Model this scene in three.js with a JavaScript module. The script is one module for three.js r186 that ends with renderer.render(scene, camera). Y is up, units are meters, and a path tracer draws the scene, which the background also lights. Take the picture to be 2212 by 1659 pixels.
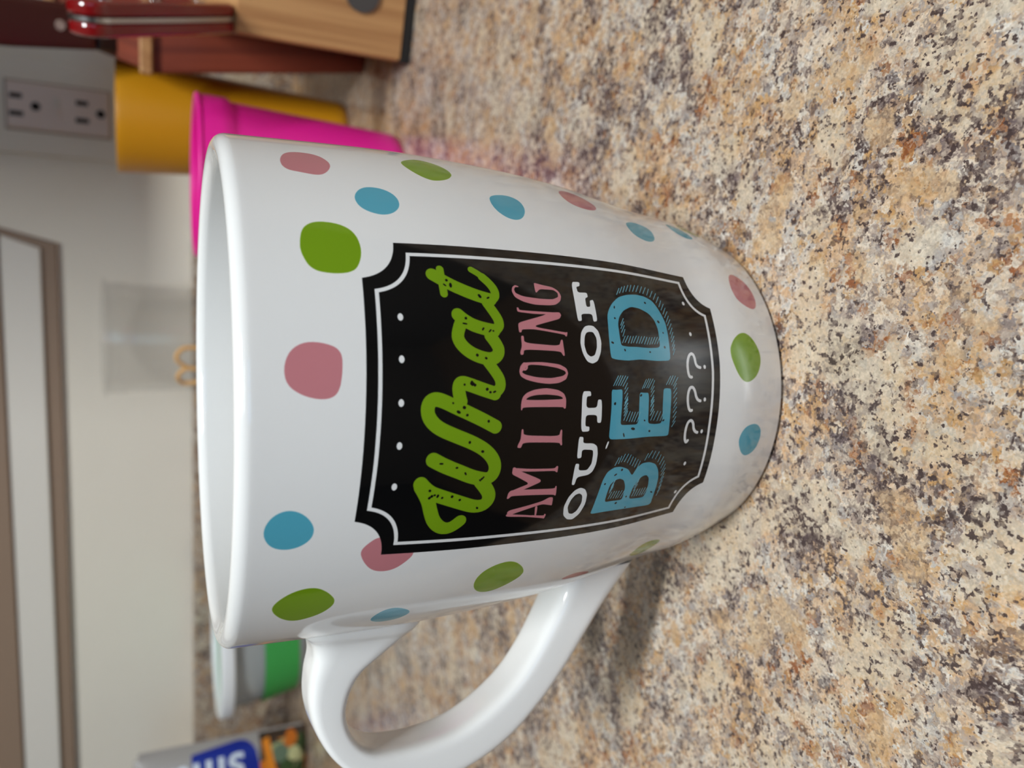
import * as THREE from 'three';
import { RectAreaLightUniformsLib } from 'three/addons/lights/RectAreaLightUniformsLib.js';
import { RoundedBoxGeometry } from 'three/addons/geometries/RoundedBoxGeometry.js';
import { mergeGeometries } from 'three/addons/utils/BufferGeometryUtils.js';
import { Sky } from 'three/addons/objects/Sky.js';

// ------------------------------------------------------------------ camera, sky, lights, exposure
// World: x along the back wall, y up, z out of the back wall, metres. Worktop surface at y = TOP.
const TOP = 0.91, D = Math.PI / 180, WALL_TURN = 12 * D;
const scene = new THREE.Scene();
const camera = new THREE.PerspectiveCamera(2 * Math.atan(829.5 / 1659.6) / D, 2212 / 1659, 0.02, 30);
{
  const pitch = 25.277 * D, roll = -0.8052 * D;                      // a phone held upright, so the picture lies on its side
  const c = Math.cos(pitch), s = Math.sin(pitch);
  const fw = new THREE.Vector3(0, -s, -c), up = new THREE.Vector3(0, c, -s), rt = new THREE.Vector3(1, 0, 0);
  const ex = rt.clone().multiplyScalar(Math.sin(roll)).addScaledVector(up, -Math.cos(roll));
  const ey = rt.clone().multiplyScalar(Math.cos(roll)).addScaledVector(up, Math.sin(roll));
  const m = new THREE.Matrix4().makeBasis(ex, ey, fw.clone().negate());
  m.premultiply(new THREE.Matrix4().makeRotationY(WALL_TURN));
  camera.quaternion.setFromRotationMatrix(m);
  camera.position.set(-0.0662, TOP + 0.1174, 0.7082);
  camera.focus = 0.128;
  camera.userData.fStop = 17;
}
const sky = new Sky();
sky.scale.setScalar(100);
sky.material.uniforms.sunPosition.value.set(-0.3, 0.75, 0.2);
sky.material.uniforms.turbidity.value = 4;
scene.add(sky);
scene.backgroundIntensity = 0.22;
RectAreaLightUniformsLib.init();
const renderer = new THREE.WebGLRenderer({ antialias: true });
renderer.toneMapping = THREE.LinearToneMapping;
renderer.toneMappingExposure = 1.25;
renderer.shadowMap.enabled = true;
const LAMP_COLOR = new THREE.Color(0.92, 0.975, 1.0);
const LAMPS = [{ x: 0.2, z: 1.24, w: 0.64, d: 0.1, power: 124 }, { x: 0.25, z: 2.0, w: 0.64, d: 0.1, power: 12 }];

// ------------------------------------------------------------------ helpers
const used = new Map();
function numbered(n) { const k = used.get(n) ?? 0; used.set(n, k + 1); return k ? n + '_' + String(k).padStart(3, '0') : n; }
function mesh(name, geometry, material, parent = scene) {
  const o = new THREE.Mesh(geometry, material);
  o.name = parent === scene ? numbered(name) : name;
  o.castShadow = o.receiveShadow = true;
  parent.add(o);
  return o;
}
function thing(name, label, category, [x, y, z], turn = 0) {
  const o = new THREE.Group(); o.name = numbered(name);
  o.position.set(x, y, z); o.rotation.y = turn; o.userData = { label, category };
  scene.add(o); return o;
}
function structure(name, geometry, material, parent = scene) { const o = mesh(name, geometry, material, parent); o.userData.kind = 'structure'; return o; }
const box = (w, h, d, x, y, z) => new THREE.BoxGeometry(w, h, d).translate(x, y, z);
const rbox = (w, h, d, x, y, z, r = 0.002, seg = 3) => new RoundedBoxGeometry(w, h, d, seg, r).translate(x, y, z);
const srgb = (r, g, b) => new THREE.Color().setRGB(r / 255, g / 255, b / 255, THREE.SRGBColorSpace);
const std = (color, roughness = 0.5, more = {}) => new THREE.MeshPhysicalMaterial({ color, roughness, ...more });
function lathe(profile, seg = 96) { return new THREE.LatheGeometry(profile.map(([r, y]) => new THREE.Vector2(r, y)), seg); }
function rng(seed) { return () => { seed = (seed + 0x6d2b79f5) | 0; let t = Math.imul(seed ^ (seed >>> 15), 1 | seed); t = (t + Math.imul(t ^ (t >>> 7), 61 | t)) ^ t; return ((t ^ (t >>> 14)) >>> 0) / 4294967296; }; }
// photo-frame ground point (millimetres, camera at the origin) to world metres
const W = (x, z) => { const c = Math.cos(WALL_TURN), s = Math.sin(WALL_TURN); return [((x - 212) * c + (z + 679) * s) / 1000, (-(x - 212) * s + (z + 679) * c) / 1000]; };

// tileable noise: value noise with periodic lattice
function lattice(n, seed) { const r = rng(seed), a = new Float32Array(n * n); for (let i = 0; i < a.length; i++) a[i] = r(); return a; }
function layer(size, n, seed) {                                       // n cells across, smooth interpolation
  const L = lattice(n, seed), out = new Float32Array(size * size), k = n / size, ia = new Int32Array(size), ib = new Int32Array(size), f = new Float32Array(size);
  for (let i = 0; i < size; i++) { const u = i * k, a = Math.floor(u), t = u - a; ia[i] = a % n; ib[i] = (a + 1) % n; f[i] = t * t * (3 - 2 * t); }
  for (let y = 0; y < size; y++) {
    const ra = ia[y] * n, rb = ib[y] * n, fy = f[y];
    for (let x = 0; x < size; x++) {
      const a = L[ra + ia[x]], b = L[ra + ib[x]], c = L[rb + ia[x]], d = L[rb + ib[x]], fx = f[x];
      out[y * size + x] = (a + (b - a) * fx) * (1 - fy) + (c + (d - c) * fx) * fy;
    }
  }
  return out;
}
function fbm(size, n, octaves, seed, gain = 0.5) {
  const out = new Float32Array(size * size); let amp = 1, total = 0;
  for (let o = 0; o < octaves; o++, amp *= gain, n *= 2) { const l = layer(size, n, seed + o * 101); for (let i = 0; i < out.length; i++) out[i] += amp * l[i]; total += amp; }
  for (let i = 0; i < out.length; i++) out[i] /= total;
  return out;
}
const ss = (a, b, x) => { const t = Math.min(1, Math.max(0, (x - a) / (b - a))); return t * t * (3 - 2 * t); };
function dataTexture(data, size, color = true) {
  const t = new THREE.DataTexture(data, size, size, THREE.RGBAFormat);
  t.wrapS = t.wrapT = THREE.RepeatWrapping; t.magFilter = THREE.LinearFilter; t.minFilter = THREE.LinearMipmapLinearFilter; t.generateMipmaps = true;
  if (color) t.colorSpace = THREE.SRGBColorSpace;
  t.needsUpdate = true; return t;
}

// ------------------------------------------------------------------ granite-print laminate
const GRANITE_TILE = 0.17;
function graniteTexture() {
  const S = 2048, N = S * S;                                          // 8.5 px per mm
  const warm = fbm(S, 12, 4, 11), cool = fbm(S, 14, 4, 37), clus = fbm(S, 16, 4, 53, 0.6), rust = fbm(S, 30, 3, 97, 0.6), patch = fbm(S, 16, 4, 131), wx = fbm(S, 200, 3, 71, 0.6), wy = fbm(S, 200, 3, 83, 0.6), grain = fbm(S, 420, 2, 113), spec = fbm(S, 190, 3, 151, 0.6);
  const PAL = { cream: [222, 204, 181], pale: [222, 215, 203], taupe: [166, 148, 135], grey: [160, 152, 147], tan: [209, 174, 138], ochre: [200, 156, 104], rust: [150, 92, 56], dark: [84, 69, 66], mauve: [112, 97, 96] };
  const cells = (n, seed) => {                                        // a tileable mosaic of grains, n across; every grain takes a mineral
    const r = rng(seed), px = new Float32Array(n * n), py = new Float32Array(n * n), col = new Float32Array(n * n * 3), k = S / n;
    for (let i = 0; i < n * n; i++) {
      const cx = i % n, cy = (i / n) | 0; px[i] = (cx + 0.08 + 0.84 * r()) * k; py[i] = (cy + 0.08 + 0.84 * r()) * k;
      const q = (((py[i] | 0) % S) * S + ((px[i] | 0) % S)), v = r(), j = 1 + 0.14 * (r() - 0.5);
      const C = ss(0.5, 0.64, clus[q]), Wm = ss(0.47, 0.6, warm[q]), G = ss(0.48, 0.6, cool[q]), R = ss(0.58, 0.68, rust[q]);
      const w = [['dark', 0.035 + 0.42 * C], ['mauve', 0.03 + 0.3 * C], ['rust', 0.008 + 0.5 * R], ['ochre', 0.05 + 0.35 * Wm + 0.3 * R], ['tan', 0.22 + 0.6 * Wm], ['taupe', 0.3 + 0.25 * C], ['grey', 0.08 + 0.2 * G], ['pale', 0.12 + 0.55 * G], ['cream', 0.5]];
      let t = 0; for (const e of w) t += e[1]; let u = v * t, pick = 'cream';
      for (const e of w) { u -= e[1]; if (u <= 0) { pick = e[0]; break; } }
      for (let c = 0; c < 3; c++) col[i * 3 + c] = PAL[pick][c] * j;
    }
    return (x, y, out) => {
      const gx = Math.floor(x / k), gy = Math.floor(y / k); let d1 = 1e9, d2 = 1e9, a = 0, b = 0;
      for (let oy = -1; oy <= 1; oy++) for (let ox = -1; ox <= 1; ox++) {
        const tx = gx + ox, ty = gy + oy, mx = ((tx % n) + n) % n, my = ((ty % n) + n) % n, i = my * n + mx;
        const dx = px[i] + (tx - mx) * k - x, dy = py[i] + (ty - my) * k - y, d = dx * dx + dy * dy;
        if (d < d1) { d2 = d1; b = a; d1 = d; a = i; } else if (d < d2) { d2 = d; b = i; }
      }
      const e = (Math.sqrt(d2) - Math.sqrt(d1)) / k, m = 0.5 * (1 - ss(0, 0.22, e));
      for (let c = 0; c < 3; c++) out[c] = col[a * 3 + c] * (1 - m) + col[b * 3 + c] * m;
    };
  };
  const coarse = cells(92, 201), fine = cells(230, 202), data = new Uint8Array(N * 4), A = [0, 0, 0], B = [0, 0, 0], dark = [72, 58, 56], sand = [210, 174, 130], creamy = [222, 205, 178];
  for (let i = 0; i < N; i++) {
    const x = i % S, y = (i / S) | 0, ox = (wx[i] - 0.5) * 34, oy = (wy[i] - 0.5) * 34;
    coarse(x + ox * 1.6, y + oy * 1.6, A); fine(x + ox, y + oy, B);
    const C = ss(0.5, 0.62, clus[i]), f = 0.42 + 0.3 * (spec[i] - 0.5), P = 0.55 * ss(0.685, 0.74, patch[i] + 0.12 * (wx[i] - 0.5) + 0.12 * (rust[i] - 0.5)), Q = 0.6 * ss(0.6, 0.66, 1 - patch[i]);
    const k = (0.45 + 0.45 * ss(0.4, 0.6, wy[i])) * ss(0.635 - 0.1 * C, 0.7 - 0.1 * C, spec[i] + 0.08 * (grain[i] - 0.5)) * (1 - P), g = 1 + 0.2 * (grain[i] - 0.5);
    for (let c = 0; c < 3; c++) {
      let v = A[c] * (1 - f) + B[c] * f;
      v += (sand[c] - v) * P; v += (creamy[c] - v) * Q; v += (dark[c] - v) * k;
      data[i * 4 + c] = Math.max(0, Math.min(255, v * g));
    }
    data[i * 4 + 3] = 255;
  }
  return dataTexture(data, S);
}

const granite = std(new THREE.Color().setRGB(0.84, 0.835, 0.84), 0.2, { map: graniteTexture() });
function worldUV(g, tile, plane = 'xz') {
  const p = g.attributes.position, n = g.attributes.normal, uv = new Float32Array(p.count * 2);
  for (let i = 0; i < p.count; i++) {
    const x = p.getX(i), y = p.getY(i), z = p.getZ(i), up = Math.abs(n.getY(i)) > 0.5, side = Math.abs(n.getX(i)) > 0.7;
    uv[i * 2] = (side ? z : x) / tile; uv[i * 2 + 1] = (up ? z : y + (plane === 'xz' ? 0.65 : 0.13)) / tile;
  }
  g.setAttribute('uv', new THREE.BufferAttribute(uv, 2)); return g;
}

// ------------------------------------------------------------------ room shell
function plasterBump() { const S = 256, n = fbm(S, 24, 4, 7), d = new Uint8Array(S * S * 4); for (let i = 0; i < S * S; i++) { d[i * 4] = d[i * 4 + 1] = d[i * 4 + 2] = n[i] * 255; d[i * 4 + 3] = 255; } return dataTexture(d, S, false); }
const bump = plasterBump();
const paint = std(srgb(238, 229, 213), 0.75, { bumpMap: bump, bumpScale: 0.0004 });
const ceilingPaint = std(srgb(235, 233, 228), 0.9);
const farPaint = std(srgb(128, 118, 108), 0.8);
const floorMat = std(srgb(150, 118, 88), 0.5);
const RX0 = -1.5, RX1 = 1.3, RZ1 = 3.0, RY = 2.42, T = 0.12;
structure('floor', box(RX1 - RX0 + 2 * T, T, RZ1 + 2 * T, (RX0 + RX1) / 2, -T / 2, RZ1 / 2), floorMat);
structure('ceiling', box(RX1 - RX0 + 2 * T, T, RZ1 + 2 * T, (RX0 + RX1) / 2, RY + T / 2, RZ1 / 2), ceilingPaint);
structure('wall_back', worldUV(box(RX1 - RX0 + 2 * T, RY, T, (RX0 + RX1) / 2, RY / 2, -T / 2), 0.5), paint);
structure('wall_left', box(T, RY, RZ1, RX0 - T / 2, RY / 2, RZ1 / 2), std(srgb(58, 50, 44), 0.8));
structure('wall_right', box(T, RY, RZ1, RX1 + T / 2, RY / 2, RZ1 / 2), farPaint);
{ // front wall with a window opening behind the camera
  const wx0 = -0.2, wx1 = 1.1, wy0 = 1.0, wy1 = 2.1, W0 = RX0 - T, W1 = RX1 + T, zc = RZ1 + T / 2;
  const parts = [box(wx0 - W0, RY, T, (W0 + wx0) / 2, RY / 2, zc), box(W1 - wx1, RY, T, (W1 + wx1) / 2, RY / 2, zc), box(wx1 - wx0, wy0, T, (wx0 + wx1) / 2, wy0 / 2, zc), box(wx1 - wx0, RY - wy1, T, (wx0 + wx1) / 2, (RY + wy1) / 2, zc)];
  structure('wall_front', mergeGeometries(parts), farPaint);
  const f = new THREE.Group(); f.name = 'window_1'; f.userData.kind = 'structure'; scene.add(f);
  const white = std(srgb(235, 235, 232), 0.4), b = 0.05;
  mesh('window_frame', mergeGeometries([box(wx1 - wx0, b, 0.06, (wx0 + wx1) / 2, wy0 + b / 2, zc), box(wx1 - wx0, b, 0.06, (wx0 + wx1) / 2, wy1 - b / 2, zc), box(b, wy1 - wy0 - 2 * b, 0.06, wx0 + b / 2, (wy0 + wy1) / 2, zc), box(b, wy1 - wy0 - 2 * b, 0.06, wx1 - b / 2, (wy0 + wy1) / 2, zc), box(b, wy1 - wy0 - 2 * b, 0.06, (wx0 + wx1) / 2, (wy0 + wy1) / 2, zc)]), white, f);
  const glass = std(0xffffff, 0, { transmission: 1, thickness: 0 });
  for (const s of [-1, 1]) mesh('pane', box((wx1 - wx0) / 2 - 1.5 * b, wy1 - wy0 - 2 * b, 0.004, (wx0 + wx1) / 2 + s * ((wx1 - wx0) / 4 - b / 4), (wy0 + wy1) / 2, zc), glass, f);
}
// pale trim board over a brown backing strip, another brown strip above, on the back wall, upper left of the scene
{
  const t = new THREE.Group(); t.name = 'trim_1'; t.userData.kind = 'structure'; scene.add(t);
  const trimBrown = std(srgb(150, 126, 106), 0.6), board = std(srgb(232, 225, 214), 0.6);
  const strip = (y0, y1, xa, xb, z0, depth) => { // right end cut at a slant: xa at y0, xb at y1
    const q = new THREE.Shape(); q.moveTo(-1.3, y0); q.lineTo(xa, y0); q.lineTo(xb, y1); q.lineTo(-1.3, y1); q.closePath();
    return new THREE.ExtrudeGeometry(q, { depth: depth - 0.002, bevelEnabled: true, bevelThickness: 0.001, bevelSize: 0.001, bevelOffset: -0.001, bevelSegments: 2 }).translate(0, TOP, z0 + 0.001);
  };
  mesh('brown_backing', strip(0.1815, 0.26, -0.0982, -0.0785, 0.0002, 0.004), trimBrown, t);
  mesh('board', strip(0.1925, 0.2195, -0.1025, -0.0935, 0.003, 0.004), board, t);
  mesh('brown_strip', strip(0.2198, 0.27, -0.0935, -0.0805, 0.003, 0.006), trimBrown, t);
}
// ------------------------------------------------------------------ ceiling lamps
for (const [i, L] of LAMPS.entries()) {
  const t = thing('ceiling_light', i ? 'long white ceiling light farther from the worktop, by the window' : 'long white ceiling light nearer the worktop', 'light', [L.x, RY, L.z]);
  mesh('frame', mergeGeometries([box(L.w + 0.06, 0.06, 0.03, 0, -0.03, L.d / 2 + 0.015), box(L.w + 0.06, 0.06, 0.03, 0, -0.03, -L.d / 2 - 0.015), box(0.03, 0.06, L.d, L.w / 2 + 0.015, -0.03, 0), box(0.03, 0.06, L.d, -L.w / 2 - 0.015, -0.03, 0)]), std(0xf2f2f0, 0.5), t);
  mesh('diffuser', box(L.w, 0.012, L.d, 0, -0.046, 0), std(0xffffff, 0.6, { emissive: LAMP_COLOR, emissiveIntensity: 3 }), t);
  const l = new THREE.RectAreaLight(LAMP_COLOR, L.power, L.w, L.d);
  l.name = 'panel_light'; l.position.set(0, -0.056, 0); l.rotation.x = -Math.PI / 2; t.add(l);
}
// ------------------------------------------------------------------ wall cabinet above the right end of the worktop
{
  const x0 = -0.05, x1 = RX1 - 0.003, y0 = TOP + 0.457, h = 0.72, d = 0.33;
  const wood = std(srgb(84, 52, 34), 0.5);
  const t = thing('wall_cabinet', 'brown wall cabinet over the outlet and knife block', 'cabinet', [x0, y0, 0.001]);
  mesh('carcass', box(x1 - x0, h, d - 0.02, (x1 - x0) / 2, h / 2, (d - 0.02) / 2), wood, t);
  const n = 3, w = (x1 - x0) / n;
  for (let i = 0; i < n; i++) { const o = mesh('door', rbox(w - 0.005, h - 0.006, 0.02, w * (i + 0.5), h / 2, d - 0.01, 0.003), wood, t); mesh('knob', new THREE.SphereGeometry(0.013, 16, 12).translate(w * (i + 0.14), 0.06, d + 0.012), std(0x999590, 0.3, { metalness: 1 }), o); }
}

// ------------------------------------------------------------------ base cabinet and worktop
{
  const g = std(srgb(120, 80, 52), 0.5);
  const t = thing('base_cabinet', 'brown base cabinet under the granite worktop', 'cabinet', [0, 0, 0]);
  mesh('carcass', box(RX1 - RX0 - 0.004, TOP - 0.038 - 0.1, 0.58, (RX0 + RX1) / 2, 0.1 + (TOP - 0.138) / 2, 0.292), g, t);
  mesh('plinth', box(RX1 - RX0 - 0.004, 0.1, 0.52, (RX0 + RX1) / 2, 0.05, 0.262), g, t);
  const n = 5, w = (RX1 - RX0 - 0.02) / n;
  for (let i = 0; i < n; i++) { const d = mesh('door', rbox(w - 0.006, 0.74, 0.02, RX0 + 0.01 + w * (i + 0.5), 0.1 + 0.375, 0.593, 0.004), g, t); mesh('knob', new THREE.SphereGeometry(0.014, 16, 12).translate(RX0 + 0.01 + w * (i + 0.85), 0.75, 0.616), std(0x999590, 0.3, { metalness: 1 }), d); }
}
{
  const t = thing('worktop', 'speckled beige and brown granite-look kitchen worktop under the mug', 'worktop', [0, 0, 0]);
  const s = new THREE.Shape(), z1 = 0.652, r = 0.011, th = 0.037;      // cross-section with a rolled front edge
  s.moveTo(0.001, 0); s.lineTo(z1 - r, 0); s.absarc(z1 - r, -r, r, Math.PI / 2, 0, true); s.lineTo(z1, -th + r); s.absarc(z1 - r, -th + r, r, 0, -Math.PI / 2, true); s.lineTo(0.001, -th); s.closePath();
  const g = new THREE.ExtrudeGeometry(s, { depth: RX1 - RX0 - 0.004, bevelEnabled: false, curveSegments: 12 });
  g.rotateY(-Math.PI / 2); g.translate(RX1 - 0.002, TOP, 0);
  mesh('slab', worldUV(g, GRANITE_TILE), granite, t);
}
{
  const t = thing('backsplash', 'low granite-look backsplash strip along the foot of the wall', 'backsplash', [0, 0, 0]);
  mesh('strip', worldUV(rbox(RX1 - RX0 - 0.004, 0.084, 0.018, (RX0 + RX1) / 2, TOP + 0.042, 0.0095, 0.0025), GRANITE_TILE, 'xy'), granite, t);
}

// ------------------------------------------------------------------ the mug
const BLOBS = [
  ['pink', '55,2021 106,2007 134,1966 132,1910 112,1862 54,1860 -10,1872 -28,1907 -18,1964 11,2010'],
  ['green', '433,1956 485,1946 512,1921 521,1883 513,1828 483,1791 425,1778 371,1791 344,1814 336,1869 346,1930 396,1954'],
  ['blue', '642,1771 684,1748 701,1712 694,1665 662,1632 614,1628 576,1656 563,1697 577,1742 603,1766'],
  ['pink', '823,1973 893,1949 914,1902 901,1845 850,1815 806,1814 758,1838 742,1866 752,1911 764,1963'],
  ['green', '909,1563 953,1533 993,1471 953,1408 877,1378 820,1405 791,1452 787,1491 834,1536'],
  ['blue', '718,1293 747,1269 764,1209 741,1166 684,1160 632,1186 611,1219 619,1257 659,1289'],
  ['pink', '926,926 966,873 926,810 849,780 798,812 784,864 799,920 857,941'],
  ['blue', '781,676 820,603 798,540 715,553 673,587 663,632 684,677 735,687'],
  ['blue', '948,383 952,343 894,297 816,288 795,342 845,384'],
  ['pink', '556,234 586,194 568,126 496,96 416,108 378,145 385,200 415,247 476,257'],
  ['green', '139,363 200,333 240,277 232,227 179,183 116,168 45,196 8,245 4,288 44,326'],
  ['blue', '-288,288 -248,294 -201,266 -192,197 -229,153 -286,148 -343,172 -358,224 -335,261'],
  ['blue', '-407,2071 -362,2053 -340,2019 -342,1981 -369,1945 -409,1926 -445,1936 -469,1970 -473,2012 -455,2051'],
  ['pink', '-501,1787 -470,1760 -454,1734 -462,1676 -495,1627 -533,1613 -562,1630 -598,1669 -601,1714 -582,1749 -537,1777'],
  ['green', '-734,2027 -686,2006 -647,1958 -641,1901 -680,1855 -736,1827 -797,1859 -831,1916 -833,1955 -797,1996'],
  ['green', '-755,1363 -687,1355 -649,1307 -642,1244 -688,1190 -746,1165 -804,1213 -838,1269 -819,1326'],
  ['blue', '-915,1693 -841,1663 -827,1617 -865,1563 -907,1547 -959,1585 -962,1650'],
  ['green', '-891,630 -822,621 -784,582 -810,507 -836,486 -904,499 -953,543'],
  ['pink', '-886,958 -853,904 -890,826 -930,802 -922,872 -909,925'],
];
const PANEL = {
  outer: '327,1789 454,1680 485,513 339,421 90,420 -62,427 -218,430 -457,432 -597,537 -525,1720 -393,1814 -56,1799',
};
const SCRIPT = [
  [2.21, '-426,1483 -448,1506 -448,1539 -420,1570 -377,1587 -336,1598 -295,1624'],
  [2.29, '-285,1626 -312,1604 -332,1557 -358,1493 -379,1442 -377,1409 -356,1394 -327,1400 -292,1431'],
  [2.29, '-212,1593 -230,1563 -255,1505 -278,1456 -285,1423'],
  [2.15, '-287,1423 -283,1398 -257,1385 -226,1392 -194,1420 -167,1465 -141,1528 -118,1580 -94,1606 -68,1617 -41,1612 -30,1593 -37,1567 -55,1530 -97,1437 -120,1395'],
  [2.10, '-40,1511 -9,1520 19,1514 8,1477 -6,1438 -18,1399'],
  [1.78, '-18,1403 -7,1381 21,1378 50,1397 78,1420'],
  [2.02, '195,1500 163,1516 133,1509 105,1477 89,1435 86,1400 104,1380 129,1382 158,1406'],
  [2.10, '221,1507 200,1484 181,1436 175,1392'],
  [1.69, '173,1393 185,1373 207,1371 233,1386 263,1406'],
  [2.10, '349,1573 321,1526 298,1472 282,1423 276,1392'],
  [1.50, '272,1394 281,1375 305,1371 332,1387 351,1408'],
  [1.12, '336,1390 359,1411 375,1442'],
  [1.27, '369,1546 341,1546 306,1545 287,1544'],
];
const LETTERS = [
  ['pink', '-409,1320 -400,1256 -389,1196 -377,1170 -379,1155 -412,1153 -409,1163 -401,1194 -414,1253 -425,1298 -433,1318'],
  ['pink', '-421,1322 -435,1248 -449,1176 -441,1176 -445,1168 -463,1172 -460,1178 -443,1247 -432,1322'],
  ['pink', '-407,1219 -405,1209 -446,1206 -445,1213'],
  ['pink', '-364,1331 -343,1329 -333,1319 -338,1250 -346,1156 -337,1155 -337,1149 -376,1146 -369,1158 -360,1246 -355,1315 -364,1324'],
  ['pink', '-339,1327 -328,1294 -317,1257 -297,1290 -278,1325 -255,1324 -255,1315 -264,1307 -306,1216 -316,1214 -329,1251 -343,1292 -350,1320'],
  ['pink', '-256,1324 -265,1261 -272,1168 -264,1162 -265,1155 -287,1155 -287,1160 -281,1167 -275,1259 -268,1323'],
  ['pink', '-132,1304 -132,1297 -152,1295 -162,1164 -141,1160 -141,1153 -173,1152 -193,1149 -195,1155 -184,1161 -175,1295 -193,1302 -191,1315 -182,1314 -164,1305'],
  ['pink', '-47,1308 -31,1303 -18,1289 -8,1259 -4,1216 -11,1172 -23,1150 -42,1142 -72,1143 -73,1150 -67,1154 -63,1301 -74,1305 -71,1309'],
  ['pink', '48,1314 66,1309 77,1296 79,1230 72,1165 59,1139 42,1133 23,1141 11,1168 8,1207 13,1250 22,1288 33,1309'],
  ['pink', '161,1300 162,1289 139,1289 132,1161 153,1153 153,1146 131,1145 100,1142 99,1149 114,1158 118,1292 101,1295 100,1305 108,1307 127,1299'],
  ['pink', '201,1305 207,1294 230,1215 244,1182 247,1145 236,1140 223,1149 210,1195 193,1254 178,1133 180,1124 164,1128 164,1134 170,1136 184,1247 182,1293 172,1296 172,1305'],
  ['pink', '255,1303 254,1296 246,1295 245,1238 245,1146 238,1147 235,1240 239,1299 243,1303'],
  ['pink', '328,1282 325,1287 325,1297 316,1302 304,1299 294,1273 290,1213 291,1164 301,1141 315,1140 325,1153 325,1180 324,1207 310,1221 313,1225 345,1225 346,1220 341,1195 336,1156 324,1136 306,1128 286,1135 272,1155 268,1182 267,1235 275,1276 289,1304 309,1312 324,1308 333,1296'],
  ['white', '-356,1051 -365,1030 -388,1017 -427,1015 -467,1029 -488,1052 -483,1077 -462,1097 -424,1104 -388,1094 -363,1073'],
  ['white', '207,1037 206,1018 188,999 151,992 114,998 84,1013 74,1035 81,1056 109,1073 144,1079 180,1072 202,1055'],
  ['white', '-169,1087 -171,1068 -193,1067 -196,1026 -208,1008 -238,1002 -273,1003 -300,1013 -311,1030 -314,1074 -343,1079 -341,1092 -263,1090 -265,1073 -289,1072 -292,1038 -270,1023 -236,1022 -220,1025 -215,1069 -245,1068 -245,1087'],
  ['white', '-17,1081 -17,1046 -34,1044 -35,1062 -73,1063 -74,1021 -46,1017 -47,1000 -127,999 -126,1017 -99,1019 -97,1064 -135,1064 -137,1047 -154,1047 -153,1082'],
  ['white', '364,1078 367,1042 350,1045 346,1060 325,1058 328,1021 311,1020 305,1033 274,1034 275,1018 299,1016 303,999 224,997 220,1015 249,1016 246,1060 221,1061 219,1079'],
  ['white', '-194,966 -195,960 -206,962 -220,967 -222,973 -211,972'],
  ['blue', '-479,982 -449,978 -405,973 -340,963 -310,949 -295,922 -296,891 -311,856 -341,833 -312,818 -296,794 -296,760 -309,727 -338,706 -376,695 -420,693 -475,695 -496,694 -503,706 -492,783 -485,851 -480,926'],
  ['blue', '-13,960 -15,939 -13,913 -45,913 -107,916 -139,917 -141,882 -142,839 -89,838 -26,837 -28,815 -28,793 -92,793 -142,792 -147,761 -147,730 -132,722 -78,725 -15,722 -13,704 -16,682 -80,683 -153,684 -196,684 -200,696 -193,789 -193,876 -189,956 -178,963 -125,962 -68,960'],
  ['blue', '246,953 271,942 297,922 324,889 339,848 346,803 344,765 330,728 295,703 243,682 186,679 102,680 92,689 89,751 93,829 87,883 90,934 95,956 119,959 182,958'],
  ['black', '-379,1050 -390,1037 -419,1033 -451,1045 -462,1061 -456,1077 -429,1087 -402,1081 -383,1067'],
  ['black', '184,1038 183,1022 163,1011 130,1013 104,1024 98,1041 109,1056 137,1063 165,1059 180,1050'],
  ['black', '-40,1293 -31,1280 -26,1255 -25,1216 -29,1177 -34,1159 -41,1154 -42,1234'],
  ['black', '46,1304 52,1298 70,1278 68,1231 60,1175 50,1146 42,1142 34,1154 27,1198 30,1250 39,1292'],
  ['black', '-426,1278 -419,1252 -413,1218 -442,1217 -435,1248'],
  ['black', '-435,932 -392,930 -364,925 -350,910 -344,888 -354,867 -381,854 -412,852 -440,854 -436,898'],
  ['black', '-443,821 -398,815 -368,801 -352,780 -351,760 -366,746 -398,740 -430,740 -452,748 -449,780'],
  ['black', '219,911 246,901 272,878 291,839 289,801 273,760 247,737 215,727 178,727 141,728 137,791 139,840 138,878 141,908 163,910 193,911'],
];
const QUERIES = [
  '29,574 27,585 53,594 91,593 121,580 127,562 110,552 85,550 70,539 69,526',
  '-107,572 -110,582 -84,594 -46,597 -15,587 -10,570 -28,557 -52,552 -68,539 -70,528',
  '-233,577 -244,584 -220,596 -180,596 -152,586 -147,569 -162,557 -182,555 -200,543 -203,531',
];
const DOTS = '209,1687 85,1691 -40,1695 -164,1698 -288,1706 72,502 -65,504 -201,507 344,562 208,559 -336,568 -472,575';
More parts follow.
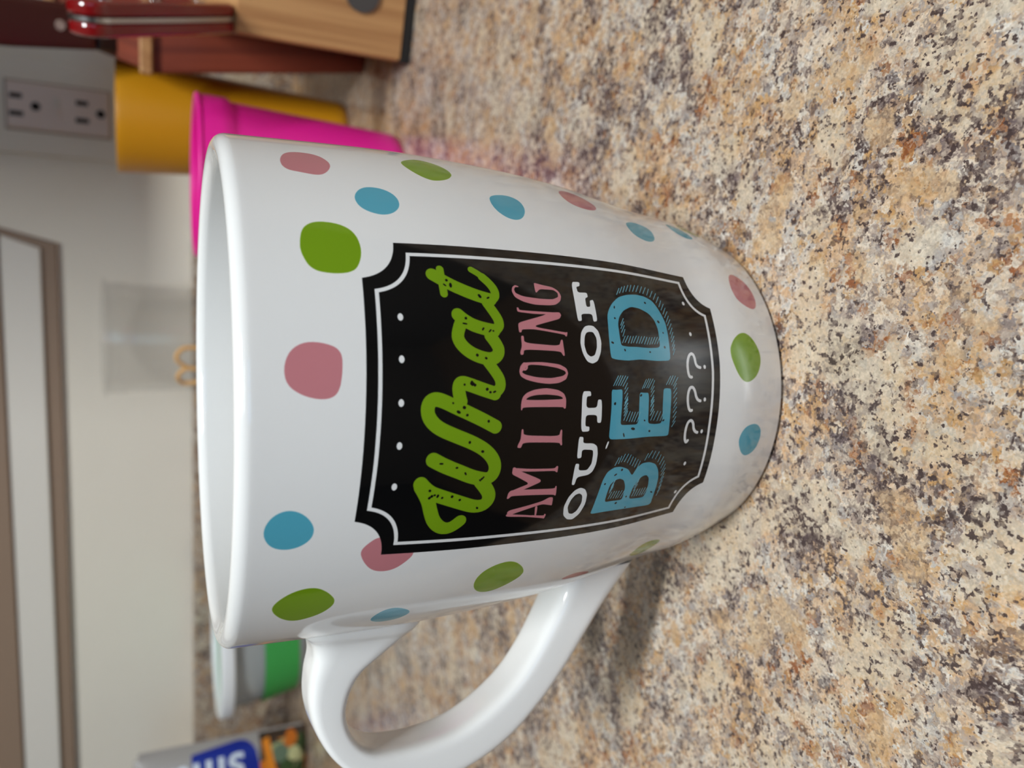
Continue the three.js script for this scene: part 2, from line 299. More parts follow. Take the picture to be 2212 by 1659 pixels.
const HATCH = [
  [26, '334,892 346,868 356,833 358,794 353,750 334,715 298,693 258,679 211,670 164,665 117,665', '361,875 374,851 385,815 387,775 383,731 364,696 327,674 286,661 238,653 189,649 142,651'],
  [14, '151,902 153,844 151,789 154,740', '176,887 179,828 178,773 182,723'],
  [4, '215,900 193,901 176,898', '242,884 220,885 202,883'],
  [5, '-1,951 1,933 -3,911', '33,930 35,912 30,889'],
  [6, '-12,904 -45,903 -69,903 -103,902', '9,890 -24,890 -49,890 -82,889'],
  [5, '-12,825 -10,802 -16,785', '21,804 23,780 18,764'],
  [6, '-27,783 -57,783 -109,782', '-5,768 -36,769 -88,768'],
  [4, '-1,707 2,685 -7,671', '32,685 36,663 27,648'],
  [9, '-16,671 -53,670 -117,668 -145,668 -166,671', '5,655 -32,654 -96,654 -124,654 -145,657'],
  [6, '-124,904 -128,883 -132,846', '-91,889 -95,868 -98,830'],
  [4, '-131,781 -134,757 -135,735', '-98,764 -100,740 -101,717'],
  [5, '-61,903 -86,905 -107,905', '-40,889 -65,891 -86,892'],
  [4, '-66,783 -92,783 -114,784', '-45,769 -71,769 -93,770'],
  [9, '-289,920 -278,899 -281,873 -299,842 -314,817', '-261,908 -250,886 -253,860 -270,830 -285,805'],
  [14, '-286,785 -277,764 -289,732 -313,706 -347,688 -379,682 -417,679 -463,679', '-260,772 -251,749 -262,718 -286,692 -318,675 -350,670 -388,668 -431,670'],
  [6, '-423,920 -424,896 -430,863', '-395,910 -396,886 -401,853'],
  [5, '-399,921 -382,920 -368,916', '-374,909 -357,909 -343,904'],
  [6, '-433,810 -436,784 -439,749', '-404,800 -407,774 -409,739'],
  [4, '-410,808 -387,807 -376,799', '-384,796 -361,795 -350,787'],
];
const SPECKS = '-309,1595 -328,1587 -329,1568 -333,1594 -335,1521 -262,1485 -284,1429 -280,1424 -288,1434 -241,1515 -225,1566 -164,1479 -195,1434 -81,1490 -58,1500 -44,1536 -71,1518 -102,1419 -349,1494 -384,1431 -336,1553 -325,1578 211,1482 194,1487 179,1428 174,1405 174,1394 89,1425 15,1476 11,1472 8,1465 10,1499 332,1530 316,1538 316,1519 285,1427 281,1399 -5,1425 -14,1414 -13,1400 98,1454 282,915 316,766 240,921 244,718 201,703 150,945 122,779 144,704 -64,945 -37,830 125,894 -177,899 -172,782 -62,945 -130,809 -326,910 -310,885 -357,949 -450,877 -437,712 -430,836 -481,825 -157,860 -136,717';
const CURL = [64,1293];

const MUG_H = 0.10728, MUG_R = 0.046;
const PROFILE_H = [0, 0.05, 0.12, 0.22, 0.4, 0.65, 1], PROFILE_R = [0.7447, 0.7853, 0.8333, 0.8684, 0.9492, 1.0008, 1.0];
function profileRadius(q) {                                           // smooth curve through the measured radii
  const n = PROFILE_H.length, s = [], d = [];
  for (let i = 0; i < n - 1; i++) s.push((PROFILE_R[i + 1] - PROFILE_R[i]) / (PROFILE_H[i + 1] - PROFILE_H[i]));
  d[0] = s[0]; d[n - 1] = s[n - 2];
  for (let i = 1; i < n - 1; i++) { const a = PROFILE_H[i] - PROFILE_H[i - 1], b = PROFILE_H[i + 1] - PROFILE_H[i]; d[i] = (s[i - 1] * b + s[i] * a) / (a + b); }
  let i = 0; while (i < n - 2 && q > PROFILE_H[i + 1]) i++;
  const w = PROFILE_H[i + 1] - PROFILE_H[i], t = (q - PROFILE_H[i]) / w;
  return MUG_R * ((2 * t ** 3 - 3 * t * t + 1) * PROFILE_R[i] + (t ** 3 - 2 * t * t + t) * w * d[i] + (3 * t * t - 2 * t ** 3) * PROFILE_R[i + 1] + (t ** 3 - t * t) * w * d[i + 1]);
}
const INK = { green: 'rgb(120,158,22)', blue: 'rgb(84,168,190)', pink: 'rgb(200,128,134)', black: 'rgb(12,13,14)', white: 'rgb(236,236,234)' };
const GLAZE = 'rgb(238,237,234)';
const pts = (s) => s.split(' ').map((q) => q.split(',').map((v) => v / 20));
const SPAN = 102 * D;                                                 // the printed sheet covers this angle either side of the front
function printTexture() {
  const cv = document.createElement('canvas'), wide = 2048, k = wide / (2 * SPAN * MUG_R * 1000), tall = Math.round(MUG_H * 1000 * k);
  cv.width = wide; cv.height = tall;
  const c = cv.getContext('2d'), X = (s) => wide / 2 + s * k, Y = (h) => tall - h * k;
  c.fillStyle = GLAZE; c.fillRect(0, 0, wide, tall);
  const smooth = (a, closed) => {
    c.beginPath();
    const n = a.length, mid = (i, j) => [(a[i % n][0] + a[j % n][0]) / 2, (a[i % n][1] + a[j % n][1]) / 2];
    if (closed) { const m = mid(n - 1, 0); c.moveTo(X(m[0]), Y(m[1])); for (let i = 0; i < n; i++) { const e = mid(i, i + 1); c.quadraticCurveTo(X(a[i][0]), Y(a[i][1]), X(e[0]), Y(e[1])); } c.closePath(); }
    else { c.moveTo(X(a[0][0]), Y(a[0][1])); for (let i = 1; i < n - 1; i++) { const e = i === n - 2 ? a[n - 1] : mid(i, i + 1); c.quadraticCurveTo(X(a[i][0]), Y(a[i][1]), X(e[0]), Y(e[1])); } if (n === 2) c.lineTo(X(a[1][0]), Y(a[1][1])); }
  };
  const crisp = (a) => { c.beginPath(); a.forEach(([s, h], i) => { const [ps, ph] = a[(i + a.length - 1) % a.length], [ns, nh] = a[(i + 1) % a.length], q = 0.3; c[i ? 'lineTo' : 'moveTo'](X(s + (ps - s) * q), Y(h + (ph - h) * q)); c.quadraticCurveTo(X(s), Y(h), X(s + (ns - s) * q), Y(h + (nh - h) * q)); }); c.closePath(); };
  for (const [ink, s] of BLOBS) { c.fillStyle = INK[ink]; smooth(pts(s), true); c.fill(); }
  for (const [ink, s, h, r] of [['green', -61, 91, 4.6], ['pink', -72, 72, 4.2], ['blue', -72, 44, 4], ['pink', -57.5, 17, 4], ['blue', 58, 60, 4], ['green', 62, 30, 4.2], ['pink', 66, 84, 4.4], ['green', 48, 12, 3.4], ['blue', 70, 12, 3.6]]) { c.fillStyle = INK[ink]; c.beginPath(); c.ellipse(X(s), Y(h), r * k, r * 0.9 * k, 0.4, 0, 7); c.fill(); }
  // the black panel: corners scooped out, a white line inside it
  const o = pts(PANEL.outer), panel = (inset) => {
    const cx = -3, cy = 55.8;
    const q = o.map(([s, h]) => [s + (s > cx ? -inset : inset), h + (h > cy ? -inset : inset)]);
    c.beginPath(); c.moveTo(X(q[10][0]), Y(q[10][1]));
    c.quadraticCurveTo(X(q[11][0]), Y(q[11][1] - 0.3), X(q[0][0]), Y(q[0][1]));
    const scoop = (a, b, sx, sy) => { const m = [(a[0] + b[0]) / 2 - sx * 1.15, (a[1] + b[1]) / 2 - sy * 1.15]; c.quadraticCurveTo(X(2 * m[0] - (a[0] + b[0]) / 2), Y(2 * m[1] - (a[1] + b[1]) / 2), X(b[0]), Y(b[1])); };
    scoop(q[0], q[1], 1, 1);
    c.lineTo(X(q[2][0]), Y(q[2][1]));
    scoop(q[2], q[3], 1, -1);
    c.lineTo(X(q[4][0]), Y(q[4][1])); c.lineTo(X(q[6][0]), Y(q[6][1])); c.lineTo(X(q[7][0]), Y(q[7][1]));
    scoop(q[7], q[8], -1, -1);
    c.lineTo(X(q[9][0]), Y(q[9][1]));
    scoop(q[9], q[10], -1, 1);
    c.closePath();
  };
  panel(0); c.fillStyle = INK.black; c.fill(); c.lineWidth = 0.25 * k; c.strokeStyle = GLAZE; c.lineJoin = 'miter';
  panel(1.95); c.lineWidth = 0.62 * k; c.strokeStyle = INK.white; c.stroke();
  c.lineCap = c.lineJoin = 'round';
  for (const [w, s] of SCRIPT) { c.strokeStyle = INK.green; c.lineWidth = w * k; smooth(pts(s), false); c.stroke(); }
  for (const [ink, s] of LETTERS) { c.fillStyle = INK[ink]; crisp(pts(s)); c.fill(); }
  c.strokeStyle = INK.pink; c.lineWidth = 0.32 * k; c.beginPath(); c.ellipse(X(CURL[0] / 20), Y(CURL[1] / 20), 0.5 * k, 0.42 * k, 0, 0, 7); c.stroke();
  c.strokeStyle = 'rgb(110,178,196)'; c.lineWidth = 0.17 * k;
  const along = (a, t) => { let L = 0; const d = []; for (let i = 1; i < a.length; i++) { d.push(Math.hypot(a[i][0] - a[i - 1][0], a[i][1] - a[i - 1][1])); L += d[d.length - 1]; } let u = t * L; for (let i = 0; i < d.length; i++) { if (u <= d[i] || i === d.length - 1) { const f = Math.min(1, u / d[i]); return [a[i][0] + (a[i + 1][0] - a[i][0]) * f, a[i][1] + (a[i + 1][1] - a[i][1]) * f]; } u -= d[i]; } };
  const rh = rng(5);
  for (const [n, a, b] of HATCH) { const A = pts(a), B = pts(b); for (let i = 0; i < n; i++) { const t = n > 1 ? i / (n - 1) : 0.5, p = along(A, t), q = along(B, t), j = 0.12 * (rh() - 0.5); c.beginPath(); c.moveTo(X(p[0] + j), Y(p[1] + j)); c.lineTo(X(q[0] + j), Y(q[1] - j)); c.stroke(); } }
  c.strokeStyle = INK.white; c.lineWidth = 0.64 * k;
  for (const s of QUERIES) { smooth(pts(s), false); c.stroke(); }
  c.fillStyle = INK.white;
  pts(DOTS).forEach(([s, h], i) => { c.beginPath(); const r = i < 5 ? 0.46 : 0.36; c.ellipse(X(s), Y(h), r * k * 1.25, r * k * 0.95, 0, 0, 7); c.fill(); });
  c.fillStyle = INK.black; const rs = rng(9);
  for (const [s, h] of pts(SPECKS)) { c.save(); c.translate(X(s), Y(h)); c.rotate(rs() * 3); const w = (0.16 + 0.3 * rs() * rs()) * k, t = (0.12 + 0.12 * rs()) * k; c.beginPath(); c.ellipse(0, 0, w, t, 0, 0, 7); c.fill(); c.restore(); }
  const t = new THREE.CanvasTexture(cv); t.colorSpace = THREE.SRGBColorSpace; t.anisotropy = 8; return t;
}
function revolve(profile, a0, a1, seg) {                              // profile [r, y]; angle 0 faces +z; u runs over the angle, v over the height
  const n = profile.length, pos = [], nor = [], uv = [], idx = [];
  const nrm = profile.map((p, i) => { const a = profile[Math.max(0, i - 1)], b = profile[Math.min(n - 1, i + 1)], l = Math.hypot(b[0] - a[0], b[1] - a[1]) || 1; return [(b[1] - a[1]) / l, -(b[0] - a[0]) / l]; });
  for (let j = 0; j <= seg; j++) { const t = j / seg, a = a0 + (a1 - a0) * t, s = Math.sin(a), c = Math.cos(a); for (let i = 0; i < n; i++) { pos.push(profile[i][0] * s, profile[i][1], profile[i][0] * c); nor.push(nrm[i][0] * s, nrm[i][1], nrm[i][0] * c); uv.push(t, profile[i][1] / MUG_H); } }
  for (let j = 0; j < seg; j++) for (let i = 0; i < n - 1; i++) { const a = j * n + i, b = a + n; idx.push(a, b, a + 1, b, b + 1, a + 1); }
  const g = new THREE.BufferGeometry();
  g.setAttribute('position', new THREE.Float32BufferAttribute(pos, 3)); g.setAttribute('normal', new THREE.Float32BufferAttribute(nor, 3)); g.setAttribute('uv', new THREE.Float32BufferAttribute(uv, 2)); g.setIndex(idx); return g;
}
const ceramic = (more) => std(0xffffff, 0.08, { ior: 1.52, ...more });
const glazeWhite = ceramic({ color: new THREE.Color(GLAZE) });
{
  const [mx, mz] = W(-0.49, -152.61);
  const mug = thing('coffee_mug', 'tall white mug with coloured polka dots and a black lettered panel', 'mug', [mx, TOP, mz], WALL_TURN);
  const outer = [], q0 = 0.012, q1 = 0.975;
  for (let i = 0; i <= 72; i++) { const q = q0 + (q1 - q0) * i / 72; outer.push([profileRadius(q), q * MUG_H]); }
  const lip = [], rt = 0.0021, yc = MUG_H - rt, rc = profileRadius(1) - rt;  // rolled lip
  lip.push(outer[outer.length - 1]);
  for (let i = 0; i <= 20; i++) { const a = i / 20 * Math.PI; lip.push([rc + rt * Math.cos(a), yc + rt * Math.sin(a)]); }
  for (let i = 1; i <= 40; i++) { const q = 0.96 - i / 40 * 0.86; lip.push([profileRadius(Math.max(q, 0.12)) - 0.0044 - (q < 0.2 ? (0.2 - q) * 0.05 : 0), q * MUG_H]); }
  lip.push([0.02, 0.0075], [0.0001, 0.007]);
  const foot = [[0.0001, 0.0022], [0.0285, 0.0022], [0.0292, 0.0004], [0.0300, 0], [0.0332, 0], [0.0340, 0.0004], [profileRadius(q0), q0 * MUG_H]];
  const g = mergeGeometries([revolve(outer, -SPAN, SPAN, 160), mergeGeometries([revolve(outer, SPAN, 2 * Math.PI - SPAN, 128), revolve(lip, 0, 2 * Math.PI, 192), revolve(foot, 0, 2 * Math.PI, 128)])], true);
  const body = mesh('body', g, [ceramic({ map: printTexture() }), glazeWhite], mug);
  body.userData.label = 'white body printed with dots and a black panel';
  // handle: a rounded strap swept along a loop in the plane pointing left of the panel
  // [outer edge r, h], [inner edge r, h], half width, in millimetres from the mug's axis and foot
  const loop = [[43, 93, 43, 67.5, 11.5], [46.3, 91.9, 46.6, 69.5, 10], [48.1, 90.5, 49, 72, 8], [51.2, 89.8, 52, 76, 6.6], [55.5, 90.6, 55.3, 80.6, 6.1], [60.5, 90.8, 59.2, 83, 6], [66, 89.4, 63.4, 83.7, 6], [72, 85.8, 67.9, 82, 6], [77.3, 79.7, 70.6, 78.5, 6], [80.2, 72, 71.5, 72.8, 6], [80, 64.3, 71.3, 66, 6], [77.8, 56.2, 70, 60, 6], [73.7, 48.2, 66.9, 53.8, 6], [67.9, 41.3, 62.7, 48.1, 6], [61.6, 35.4, 57.3, 43.5, 6], [54.9, 30.1, 51.5, 39.8, 6.1], [48.7, 25.5, 46.9, 37.2, 6.5], [44.2, 22, 43.4, 36, 7.4], [39.6, 18.8, 40.1, 35, 9]];
  const rim1 = new THREE.CatmullRomCurve3(loop.map(([r, h]) => new THREE.Vector3(r, h, 0)), false, 'catmullrom', 0.5), rim2 = new THREE.CatmullRomCurve3(loop.map(([, , r, h, w]) => new THREE.Vector3(r, h, w)), false, 'catmullrom', 0.5);
  const NS = 180, NC = 44, pos = [], idx = [];
  for (let i = 0; i <= NS; i++) {
    const t = i / NS, o = rim1.getPoint(t), n = rim2.getPoint(t), cr = (o.x + n.x) / 2, ch = (o.y + n.y) / 2, hr = (o.x - n.x) / 2, hh = (o.y - n.y) / 2;
    for (let j = 0; j < NC; j++) {
      const a = j / NC * 2 * Math.PI, e = 0.42, ca = Math.cos(a), sa = Math.sin(a), u = Math.sign(ca) * Math.abs(ca) ** e, v = Math.sign(sa) * Math.abs(sa) ** e * n.z;
      pos.push(-(cr + hr * u) / 1000, (ch + hh * u) / 1000, v / 1000);
    }
  }
  for (let i = 0; i < NS; i++) for (let j = 0; j < NC; j++) { const a = i * NC + j, b = i * NC + (j + 1) % NC; idx.push(a, b, a + NC, b, b + NC, a + NC); }
  const hg = new THREE.BufferGeometry(); hg.setAttribute('position', new THREE.Float32BufferAttribute(pos, 3)); hg.setIndex(idx); hg.computeVertexNormals();
  mesh('handle', hg, glazeWhite, mug);
}

// ------------------------------------------------------------------ plastic cups behind the mug
function cupProfile(rt, rb, h, wall, lipH, lift = 0.0002) {
  const p = [[0.0001, 0.003], [rb - 0.006, 0.003], [rb - 0.004, 0], [rb - 0.002, 0], [rb, 0.003]];
  const at = (y) => rb + (rt - rb) * y / h;
  if (lift > 0.0003) p.push([at(h - lipH - 0.002) - 0.0008, h - lipH - 0.002], [at(h - lipH) + lift, h - lipH]);
  p.push([rt + 0.0001, h - 0.002], [rt, h - 0.0004], [rt - wall * 0.5, h], [rt - wall, h - 0.0006], [at(h * 0.5) - wall, h * 0.5], [rb - wall, 0.006], [0.0001, 0.0055]);
  return p;
}
function subdivide(p, step = 0.004) { const o = []; for (let i = 0; i < p.length - 1; i++) { const n = Math.max(1, Math.ceil(Math.hypot(p[i + 1][0] - p[i][0], p[i + 1][1] - p[i][1]) / step)); for (let k = 0; k < n; k++) o.push([p[i][0] + (p[i + 1][0] - p[i][0]) * k / n, p[i][1] + (p[i + 1][1] - p[i][1]) * k / n]); } o.push(p[p.length - 1]); return o; }
{
  let [x, z] = W(101.5, -395.8);
  const pink = thing('plastic_cup', 'bright pink plastic cup standing right behind the mug', 'cup', [x, TOP, z]);
  const pm = std(srgb(252, 34, 164), 0.38, { transmission: 0.12, thickness: 0 });
  mesh('body', lathe(subdivide(cupProfile(0.0374, 0.0304, 0.0967, 0.0018, 0.0135, 0.0007)), 96), pm, pink);
  mesh('rim', new THREE.TorusGeometry(0.0371, 0.0011, 10, 96).rotateX(Math.PI / 2).translate(0, 0.0957, 0), pm, pink);
  [x, z] = W(162.3, -510);
  const yel = thing('plastic_tumbler', 'tall mustard yellow plastic tumbler behind the pink cup', 'tumbler', [x, TOP, z]);
  const ym = std(srgb(226, 158, 26), 0.38, { transmission: 0.12, thickness: 0 });
  mesh('body', lathe(subdivide(cupProfile(0.0325, 0.0249, 0.1324, 0.0018, 0.006, 0.0001)), 96), ym, yel);
  mesh('rim', new THREE.TorusGeometry(0.0321, 0.0006, 10, 96).rotateX(Math.PI / 2).translate(0, 0.132, 0), ym, yel);
}
{ // clear plastic cup with an orange printed mark
  const [x, z] = W(39.1, -655);
  const t = thing('clear_cup', 'clear plastic cup with an orange mark against the wall behind the mug', 'cup', [x, TOP, z], WALL_TURN);
  const clear = std(srgb(250, 250, 250), 0.05, { transmission: 1, thickness: 0, ior: 1.3 });
  const h = 0.1465;
  mesh('body', lathe(subdivide([[0.0001, 0.002], [0.036, 0.002], [0.0375, 0.0004], [0.039, 0.003], [0.0415, h - 0.016], [0.0425, h - 0.014], [0.0425, h - 0.001], [0.0417, h - 0.001], [0.0415, h - 0.013], [0.0405, h - 0.016], [0.038, 0.004], [0.0001, 0.003]], 0.006), 96), clear, t);
  mesh('rim', new THREE.TorusGeometry(0.0438, 0.0018, 12, 96).rotateX(Math.PI / 2).translate(0, h, 0), clear, t);
  const ink = std(srgb(232, 178, 108), 0.6), r = 0.0417;
  const loopAt = (s, y) => new THREE.Vector3(r * Math.sin(s / r), y, r * Math.cos(s / r));
  const c = new THREE.CatmullRomCurve3([[-0.013, 0.070], [-0.014, 0.081], [-0.008, 0.085], [-0.001, 0.080], [-0.001, 0.072], [0.001, 0.080], [0.007, 0.086], [0.013, 0.082], [0.014, 0.070]].map(([a, b]) => loopAt(a * 1.15 - 0.025, b + 0.013)));
  mesh('printed_mark', new THREE.TubeGeometry(c, 60, 0.0016, 6), ink, t);
}
{ // tub with a white lid and a green label
  const [x, z] = W(-219.5, -692.5);
  const t = thing('plastic_tub', 'small clear plastic tub with a white rim and green label by the backsplash', 'tub', [x, TOP, z], 20 * D);
  const clear = std(srgb(240, 244, 244), 0.2, { transmission: 0.7, thickness: 0, ior: 1.45 }), white = std(srgb(238, 240, 240), 0.35);
  const h = 0.0695, R = 0.056;
  mesh('body', lathe(subdivide([[0.0001, 0.001], [0.036, 0.001], [0.038, 0], [0.040, 0.003], [0.0505, h - 0.008], [0.0497, h - 0.008], [0.0392, 0.004], [0.0001, 0.0025]], 0.005), 96), clear, t);
  mesh('rim', lathe([[R - 0.0075, h - 0.0105], [R - 0.001, h - 0.0105], [R, h - 0.0095], [R, h - 0.002], [R - 0.001, h - 0.0005], [R - 0.0025, h], [R - 0.0055, h], [R - 0.007, h - 0.0012], [R - 0.0075, h - 0.004], [R - 0.0075, h - 0.0105]], 96), white, t);
  mesh('lid_panel', lathe([[0.0001, h - 0.004], [R - 0.008, h - 0.004], [R - 0.0072, h - 0.0052], [0.0001, h - 0.0052]], 96), std(srgb(170, 205, 180), 0.4), t);
  const lab = lathe([[0.0412, 0.0075], [0.0472, 0.0355], [0.0475, 0.0355], [0.0415, 0.0075], [0.0412, 0.0075]], 96);
  mesh('label', lab, std(srgb(64, 170, 80), 0.45), t);
}

// ------------------------------------------------------------------ power outlet on the back wall
{
  const cx = 0.0022, cy = TOP + 0.1765;
  const t = thing('power_outlet', 'ivory double power outlet on the wall above the yellow tumbler', 'outlet', [cx, cy, 0]);
  const ivory = std(srgb(218, 206, 192), 0.45), insert = std(srgb(226, 206, 192), 0.4), hole = std(srgb(22, 18, 15), 0.8);
  mesh('cover_plate', rbox(0.070, 0.115, 0.005, 0, 0, 0.0027, 0.002), std(srgb(238, 229, 213), 0.6), t);
  mesh('bezel', rbox(0.0362, 0.0702, 0.0036, 0, 0, 0.0052, 0.0012), std(srgb(178, 160, 140), 0.6), t);
  const face = mesh('receptacle', rbox(0.0336, 0.0676, 0.006, 0, 0, 0.0062, 0.0014), insert, t);
  for (const y of [0.0225, -0.0205]) {
    for (const s of [-1, 1]) mesh('slot', box(0.0034, 0.008 + (s < 0 ? 0.001 : 0), 0.0008, s * 0.00635, y + 0.005, 0.0091), hole, face);
    mesh('ground_hole', new THREE.CylinderGeometry(0.0031, 0.0031, 0.0008, 20).rotateX(Math.PI / 2).translate(0, y - 0.0075, 0.0091), hole, face);
  }
  mesh('button', rbox(0.0075, 0.0045, 0.0016, -0.0045, 0.001, 0.0093, 0.0006), insert, face); mesh('button', rbox(0.0075, 0.0045, 0.0016, 0.0045, 0.001, 0.0093, 0.0006), ivory, face);
}

// ------------------------------------------------------------------ knife block and knives
function woodTexture(light, dark, seed) {
  const S = 512, n = layer(S, 64, seed), m = fbm(S, 8, 3, seed + 3), d = new Uint8Array(S * S * 4), l = lattice(64, seed + 9);
  for (let y = 0; y < S; y++) for (let x = 0; x < S; x++) {
    const u = (x + 26 * m[((y >> 4) % S) * S + x]) / S * 40, a = Math.floor(u), f = ss(0, 1, u - a), g = l[a % 64] * (1 - f) + l[(a + 1) % 64] * f;
    const k = 0.6 * g + 0.4 * n[((y >> 3) % S) * S + x], i = (y * S + x) * 4;
    for (let c = 0; c < 3; c++) d[i + c] = light[c] + (dark[c] - light[c]) * k;
    d[i + 3] = 255;
  }
  return dataTexture(d, S);
}
const uvScale = (g, sx, sy) => { const p = g.attributes.position, n = g.attributes.normal, uv = new Float32Array(p.count * 2); for (let i = 0; i < p.count; i++) { uv[2 * i] = (Math.abs(n.getX(i)) > 0.7 ? p.getZ(i) : p.getX(i)) / sx; uv[2 * i + 1] = (p.getY(i) - 0.4 * p.getZ(i)) / sy; } g.setAttribute('uv', new THREE.BufferAttribute(uv, 2)); return g; };
const BLOCK_TURN = WALL_TURN - 24.9 * D;
const [BX, BZ] = W(157, -360);
const inBlock = new THREE.Matrix4().makeRotationY(BLOCK_TURN).setPosition(BX, TOP, BZ);
{
  const t = thing('knife_block', 'light wooden knife block with a dark round emblem beside the tumbler', 'knife block', [BX, TOP, BZ], BLOCK_TURN);
  const wood = std(0xffffff, 0.42, { map: woodTexture([200, 152, 100], [160, 110, 66], 31) }), shadedWood = std(0xffffff, 0.5, { map: woodTexture([138, 62, 38], [104, 42, 26], 41) });  // rear wood: shade and pink bounce from the cups put into its colour
  const black = std(srgb(24, 22, 20), 0.6);
  const prism = (prof, w, x0) => { const s = new THREE.Shape(); prof.forEach(([b, h], i) => s[i ? 'lineTo' : 'moveTo'](b, h)); s.closePath(); const g = new THREE.ExtrudeGeometry(s, { depth: w - 0.004, bevelEnabled: true, bevelThickness: 0.002, bevelSize: 0.002, bevelSegments: 3, bevelOffset: -0.002 }); g.rotateY(Math.PI / 2); g.translate(x0 + 0.002, 0, 0); return uvScale(g, 0.1, 0.25); };
  // front step: its face carries the emblem
  mesh('front_step', prism([[0, 0.0055], [0, 0.080], [0.020, 0.0955], [0.088, 0.0955], [0.088, 0.0055]], 0.046, 0), wood, t);
  mesh('base', rbox(0.047, 0.0055, 0.088, 0.0232, 0.00275, -0.0445, 0.001), black, t);
  // tall rear body leaning out to the left
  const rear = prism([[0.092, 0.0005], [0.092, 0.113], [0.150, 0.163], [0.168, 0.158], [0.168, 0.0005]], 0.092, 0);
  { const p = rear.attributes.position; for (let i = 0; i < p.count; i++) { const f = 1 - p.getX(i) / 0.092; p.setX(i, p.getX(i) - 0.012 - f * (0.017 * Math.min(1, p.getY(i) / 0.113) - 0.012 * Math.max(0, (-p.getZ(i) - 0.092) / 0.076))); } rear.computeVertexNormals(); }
  mesh('rear_body', rear, shadedWood, t);
  mesh('slot_strip', rbox(0.088, 0.0068, 0.008, 0.0145, 0.1166, -0.0925, 0.0015), wood, t);
  mesh('top_edge', rbox(0.084, 0.006, 0.006, 0.0165, 0.1648, -0.1475, 0.0015), wood, t);
  mesh('emblem', new THREE.CylinderGeometry(0.0078, 0.0078, 0.0016, 40).rotateX(Math.PI / 2).translate(0.0262, 0.0262, 0.0006), std(srgb(88, 84, 82), 0.35, { metalness: 0.4 }), t);
}
function knife(label, from, to, halfT, halfW, faceTurn, steelTail, red) {
  // from: where the handle meets the block, to: its butt end (block millimetres: across, up, towards the viewer)
  const a = new THREE.Vector3(...from).multiplyScalar(0.001), b = new THREE.Vector3(...to).multiplyScalar(0.001), len = a.distanceTo(b);
  const o = thing('kitchen_knife', label, 'knife', [0, 0, 0]);
  const y = b.clone().sub(a).normalize(), x = new THREE.Vector3(1, 0, 0).addScaledVector(y, -y.x).normalize(), z = x.clone().cross(y);
  const m = new THREE.Matrix4().makeBasis(x, y, z).setPosition(a).premultiply(inBlock).multiply(new THREE.Matrix4().makeRotationY(faceTurn));
  m.decompose(o.position, o.quaternion, o.scale);
  const steel = std(srgb(190, 190, 192), 0.25, { metalness: 1 });
  const scale = (side) => { // one handle scale, with a curved butt end
    const s = new THREE.Shape(), w = halfW; s.moveTo(-w * 0.85, 0.001); s.lineTo(-w, len * 0.4); s.lineTo(-w, len - w * 0.9); s.quadraticCurveTo(-w * 0.9, len, 0, len); s.quadraticCurveTo(w * 0.9, len, w, len - w * 0.9); s.lineTo(w * 0.85, len * 0.5); s.lineTo(w * 0.85, 0.001); s.closePath();
    return new THREE.ExtrudeGeometry(s, { depth: halfT - 0.0008 - 0.003, bevelEnabled: true, bevelThickness: 0.0015, bevelSize: 0.0022, bevelOffset: -0.0022, bevelSegments: 4, curveSegments: 14 }).translate(0, 0, side > 0 ? 0.0008 + 0.0015 : -halfT + 0.0015);
  };
  mesh('handle_scale', scale(1), red, o); mesh('handle_scale', scale(-1), red, o);
  const s = new THREE.Shape(), w = halfW + 0.0002; s.moveTo(-w * 0.85, 0); s.lineTo(-w, len * 0.4); s.lineTo(-w, len - w * 0.9); s.quadraticCurveTo(-w * 0.9, len, 0, len); s.quadraticCurveTo(w * 0.9, len, w, len - w * 0.9); s.lineTo(w * 0.85, len * 0.5); s.lineTo(w * 0.85, 0); s.closePath();
  mesh('tang', new THREE.ExtrudeGeometry(s, { depth: 0.0018, bevelEnabled: false }).translate(0, 0, -0.0009), steel, o);
  for (const f of [0.18, 0.5, 0.82]) mesh('rivet', new THREE.CylinderGeometry(0.0026, 0.0026, 2 * halfT + 0.0006, 20).rotateX(Math.PI / 2).translate(0, len * f, 0), steel, o);
  mesh('bolster', rbox(2 * halfW * 0.86, steelTail, 2 * halfT * 0.8, 0, -steelTail / 2, 0, 0.002), std(srgb(70, 66, 66), 0.4, { metalness: 0.8 }), o);
  mesh('blade', box(2 * halfW * 0.8, 0.06, 0.0018, 0, -steelTail - 0.03, 0), steel, o);
}
knife('red handled kitchen knife leaning out of the front step of the knife block', [6, 86, -7], [-2.5, 140, 47], 0.0062, 0.0085, Math.PI / 2, 0.006, std(srgb(126, 10, 14), 0.2, { clearcoat: 0.6, clearcoatRoughness: 0.12 }));
knife('dark red riveted kitchen knife standing in the rear of the knife block', [-11.5, 143, -112], [-14.5, 236, -60], 0.007, 0.0125, 0, 0.016, std(srgb(70, 10, 12), 0.3));

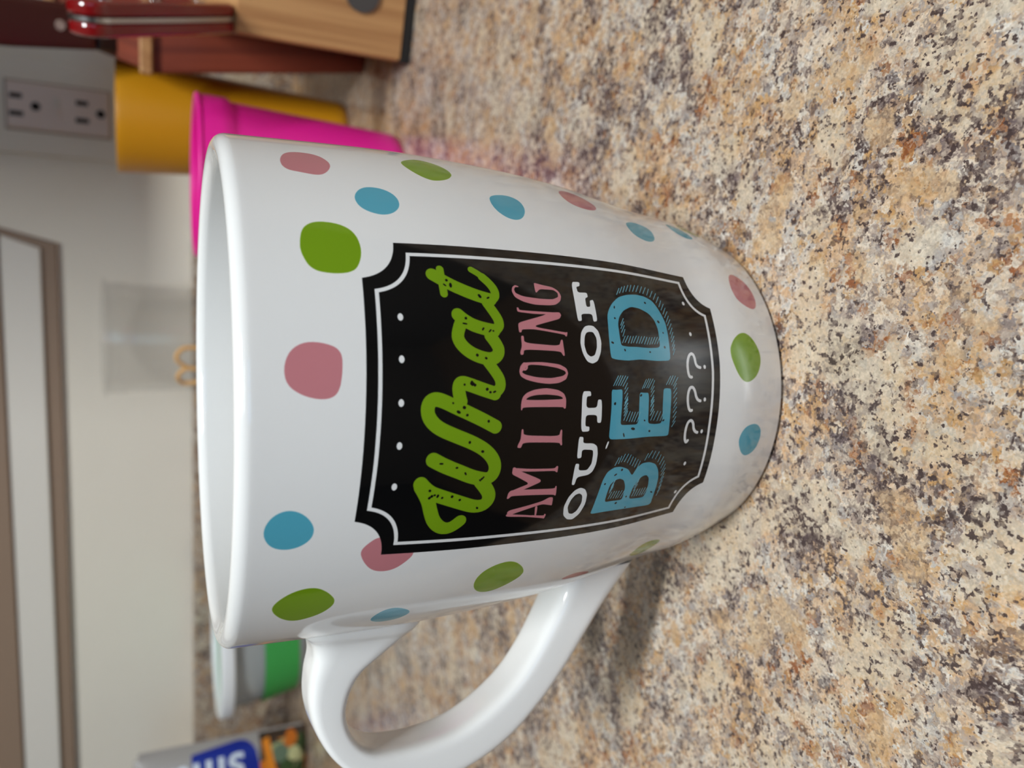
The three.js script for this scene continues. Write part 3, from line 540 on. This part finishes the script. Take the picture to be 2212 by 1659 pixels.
// ------------------------------------------------------------------ frozen food bag at the lower left of the photo
{
  const S = 1024, cv = document.createElement('canvas'); cv.width = cv.height = S;
  const c = cv.getContext('2d');                                      // the print: the bag lies on its side, so its lettering runs upwards
  const bw = 0.150, bh = 0.132;                                       // shown width and height of the bag as it stands
  const X = (mm) => S * (1 - mm / 150), Y = (mm) => S * (1 - mm / 138); // mm from the right edge, mm above the worktop
  c.fillStyle = 'rgb(168,164,160)'; c.fillRect(0, 0, S, S);
  c.fillStyle = 'rgb(70,52,40)'; c.fillRect(0, Y(41), S, S);
  const r = rng(77), food = [['rgb(214,120,30)', 5.5], ['rgb(196,196,140)', 5.5], ['rgb(96,116,84)', 6], ['rgb(60,84,44)', 6], ['rgb(226,140,40)', 6], ['rgb(160,170,120)', 5]];
  for (let i = 0; i < 90; i++) { const [col, rad] = food[i % food.length], x = r() * 150, y = 2 + r() * 36; c.fillStyle = col; c.beginPath(); c.ellipse(X(x), Y(y), rad * S / 150 * (0.7 + 0.5 * r()), rad * S / 150 * (0.6 + 0.4 * r()), r() * 3, 0, 7); c.fill(); }
  c.fillStyle = 'rgb(66,52,42)'; c.fillRect(X(5), Y(41), S, S * 0.4);
  for (const [col, x, y, a, b] of [['rgb(206,112,28)', 7, 14.5, 6, 5.5], ['rgb(206,206,150)', 19, 12, 6, 5.2], ['rgb(104,124,100)', 16, 24, 7, 7]]) { c.fillStyle = col; c.beginPath(); c.ellipse(X(x), Y(y), a * S / 150, b * S / 138, 0, 0, 7); c.fill(); }
  c.strokeStyle = 'rgb(232,140,34)'; c.lineWidth = 7 * S / 150; c.beginPath(); c.moveTo(X(3), Y(36)); c.quadraticCurveTo(X(20), Y(33), X(60), Y(24)); c.stroke();
  c.fillStyle = 'rgb(18,44,150)'; c.beginPath(); c.moveTo(X(4), Y(95)); c.lineTo(X(1.5), Y(62)); c.quadraticCurveTo(X(0), Y(47), X(9), Y(44)); c.quadraticCurveTo(X(40), Y(36), X(80), Y(38)); c.lineTo(X(80), Y(95)); c.closePath(); c.fill();
  c.save(); c.translate(X(8), Y(53)); c.rotate(-Math.PI / 2 - 0.04); c.fillStyle = 'rgb(226,236,246)'; c.font = 'bold ' + Math.round(33 * S / 150) + 'px sans-serif'; c.textBaseline = 'alphabetic'; c.fillText('smart', 0, 0); c.restore();
  const tex = new THREE.CanvasTexture(cv); tex.colorSpace = THREE.SRGBColorSpace; tex.wrapS = tex.wrapT = THREE.ClampToEdgeWrapping;
  const [x, z] = W(-286, -668);
  const t = thing('food_bag', 'blue and grey food bag with big white letters by the tub', 'bag', [x, TOP, z], 6 * D);
  const g = new THREE.BoxGeometry(bw, bh, 0.03, 40, 36, 8), p = g.attributes.position;
  for (let i = 0; i < p.count; i++) {                                 // a pillow pouch: thick in the middle, flat at its seams
    const u = p.getX(i) / bw * 2, v = p.getY(i) / bh * 2, f = Math.sqrt(Math.max(0, (1 - u ** 4) * (1 - v ** 4)));
    p.setZ(i, p.getZ(i) * (0.06 + 0.94 * f) + 0.0012 * Math.sin(u * 9 + v * 4) * f);
    p.setX(i, p.getX(i) - bw / 2 - 0.004 * Math.max(0, v) ** 2); p.setY(i, p.getY(i) + bh / 2);
  }
  g.computeVertexNormals();
  mesh('pouch', g, std(0xffffff, 0.35, { map: tex }), t);
  mesh('seam', rbox(0.006, bh - 0.006, 0.0012, -0.0015, bh / 2, 0, 0.0005), std(srgb(168, 162, 158), 0.4), t);
}
renderer.render(scene, camera);
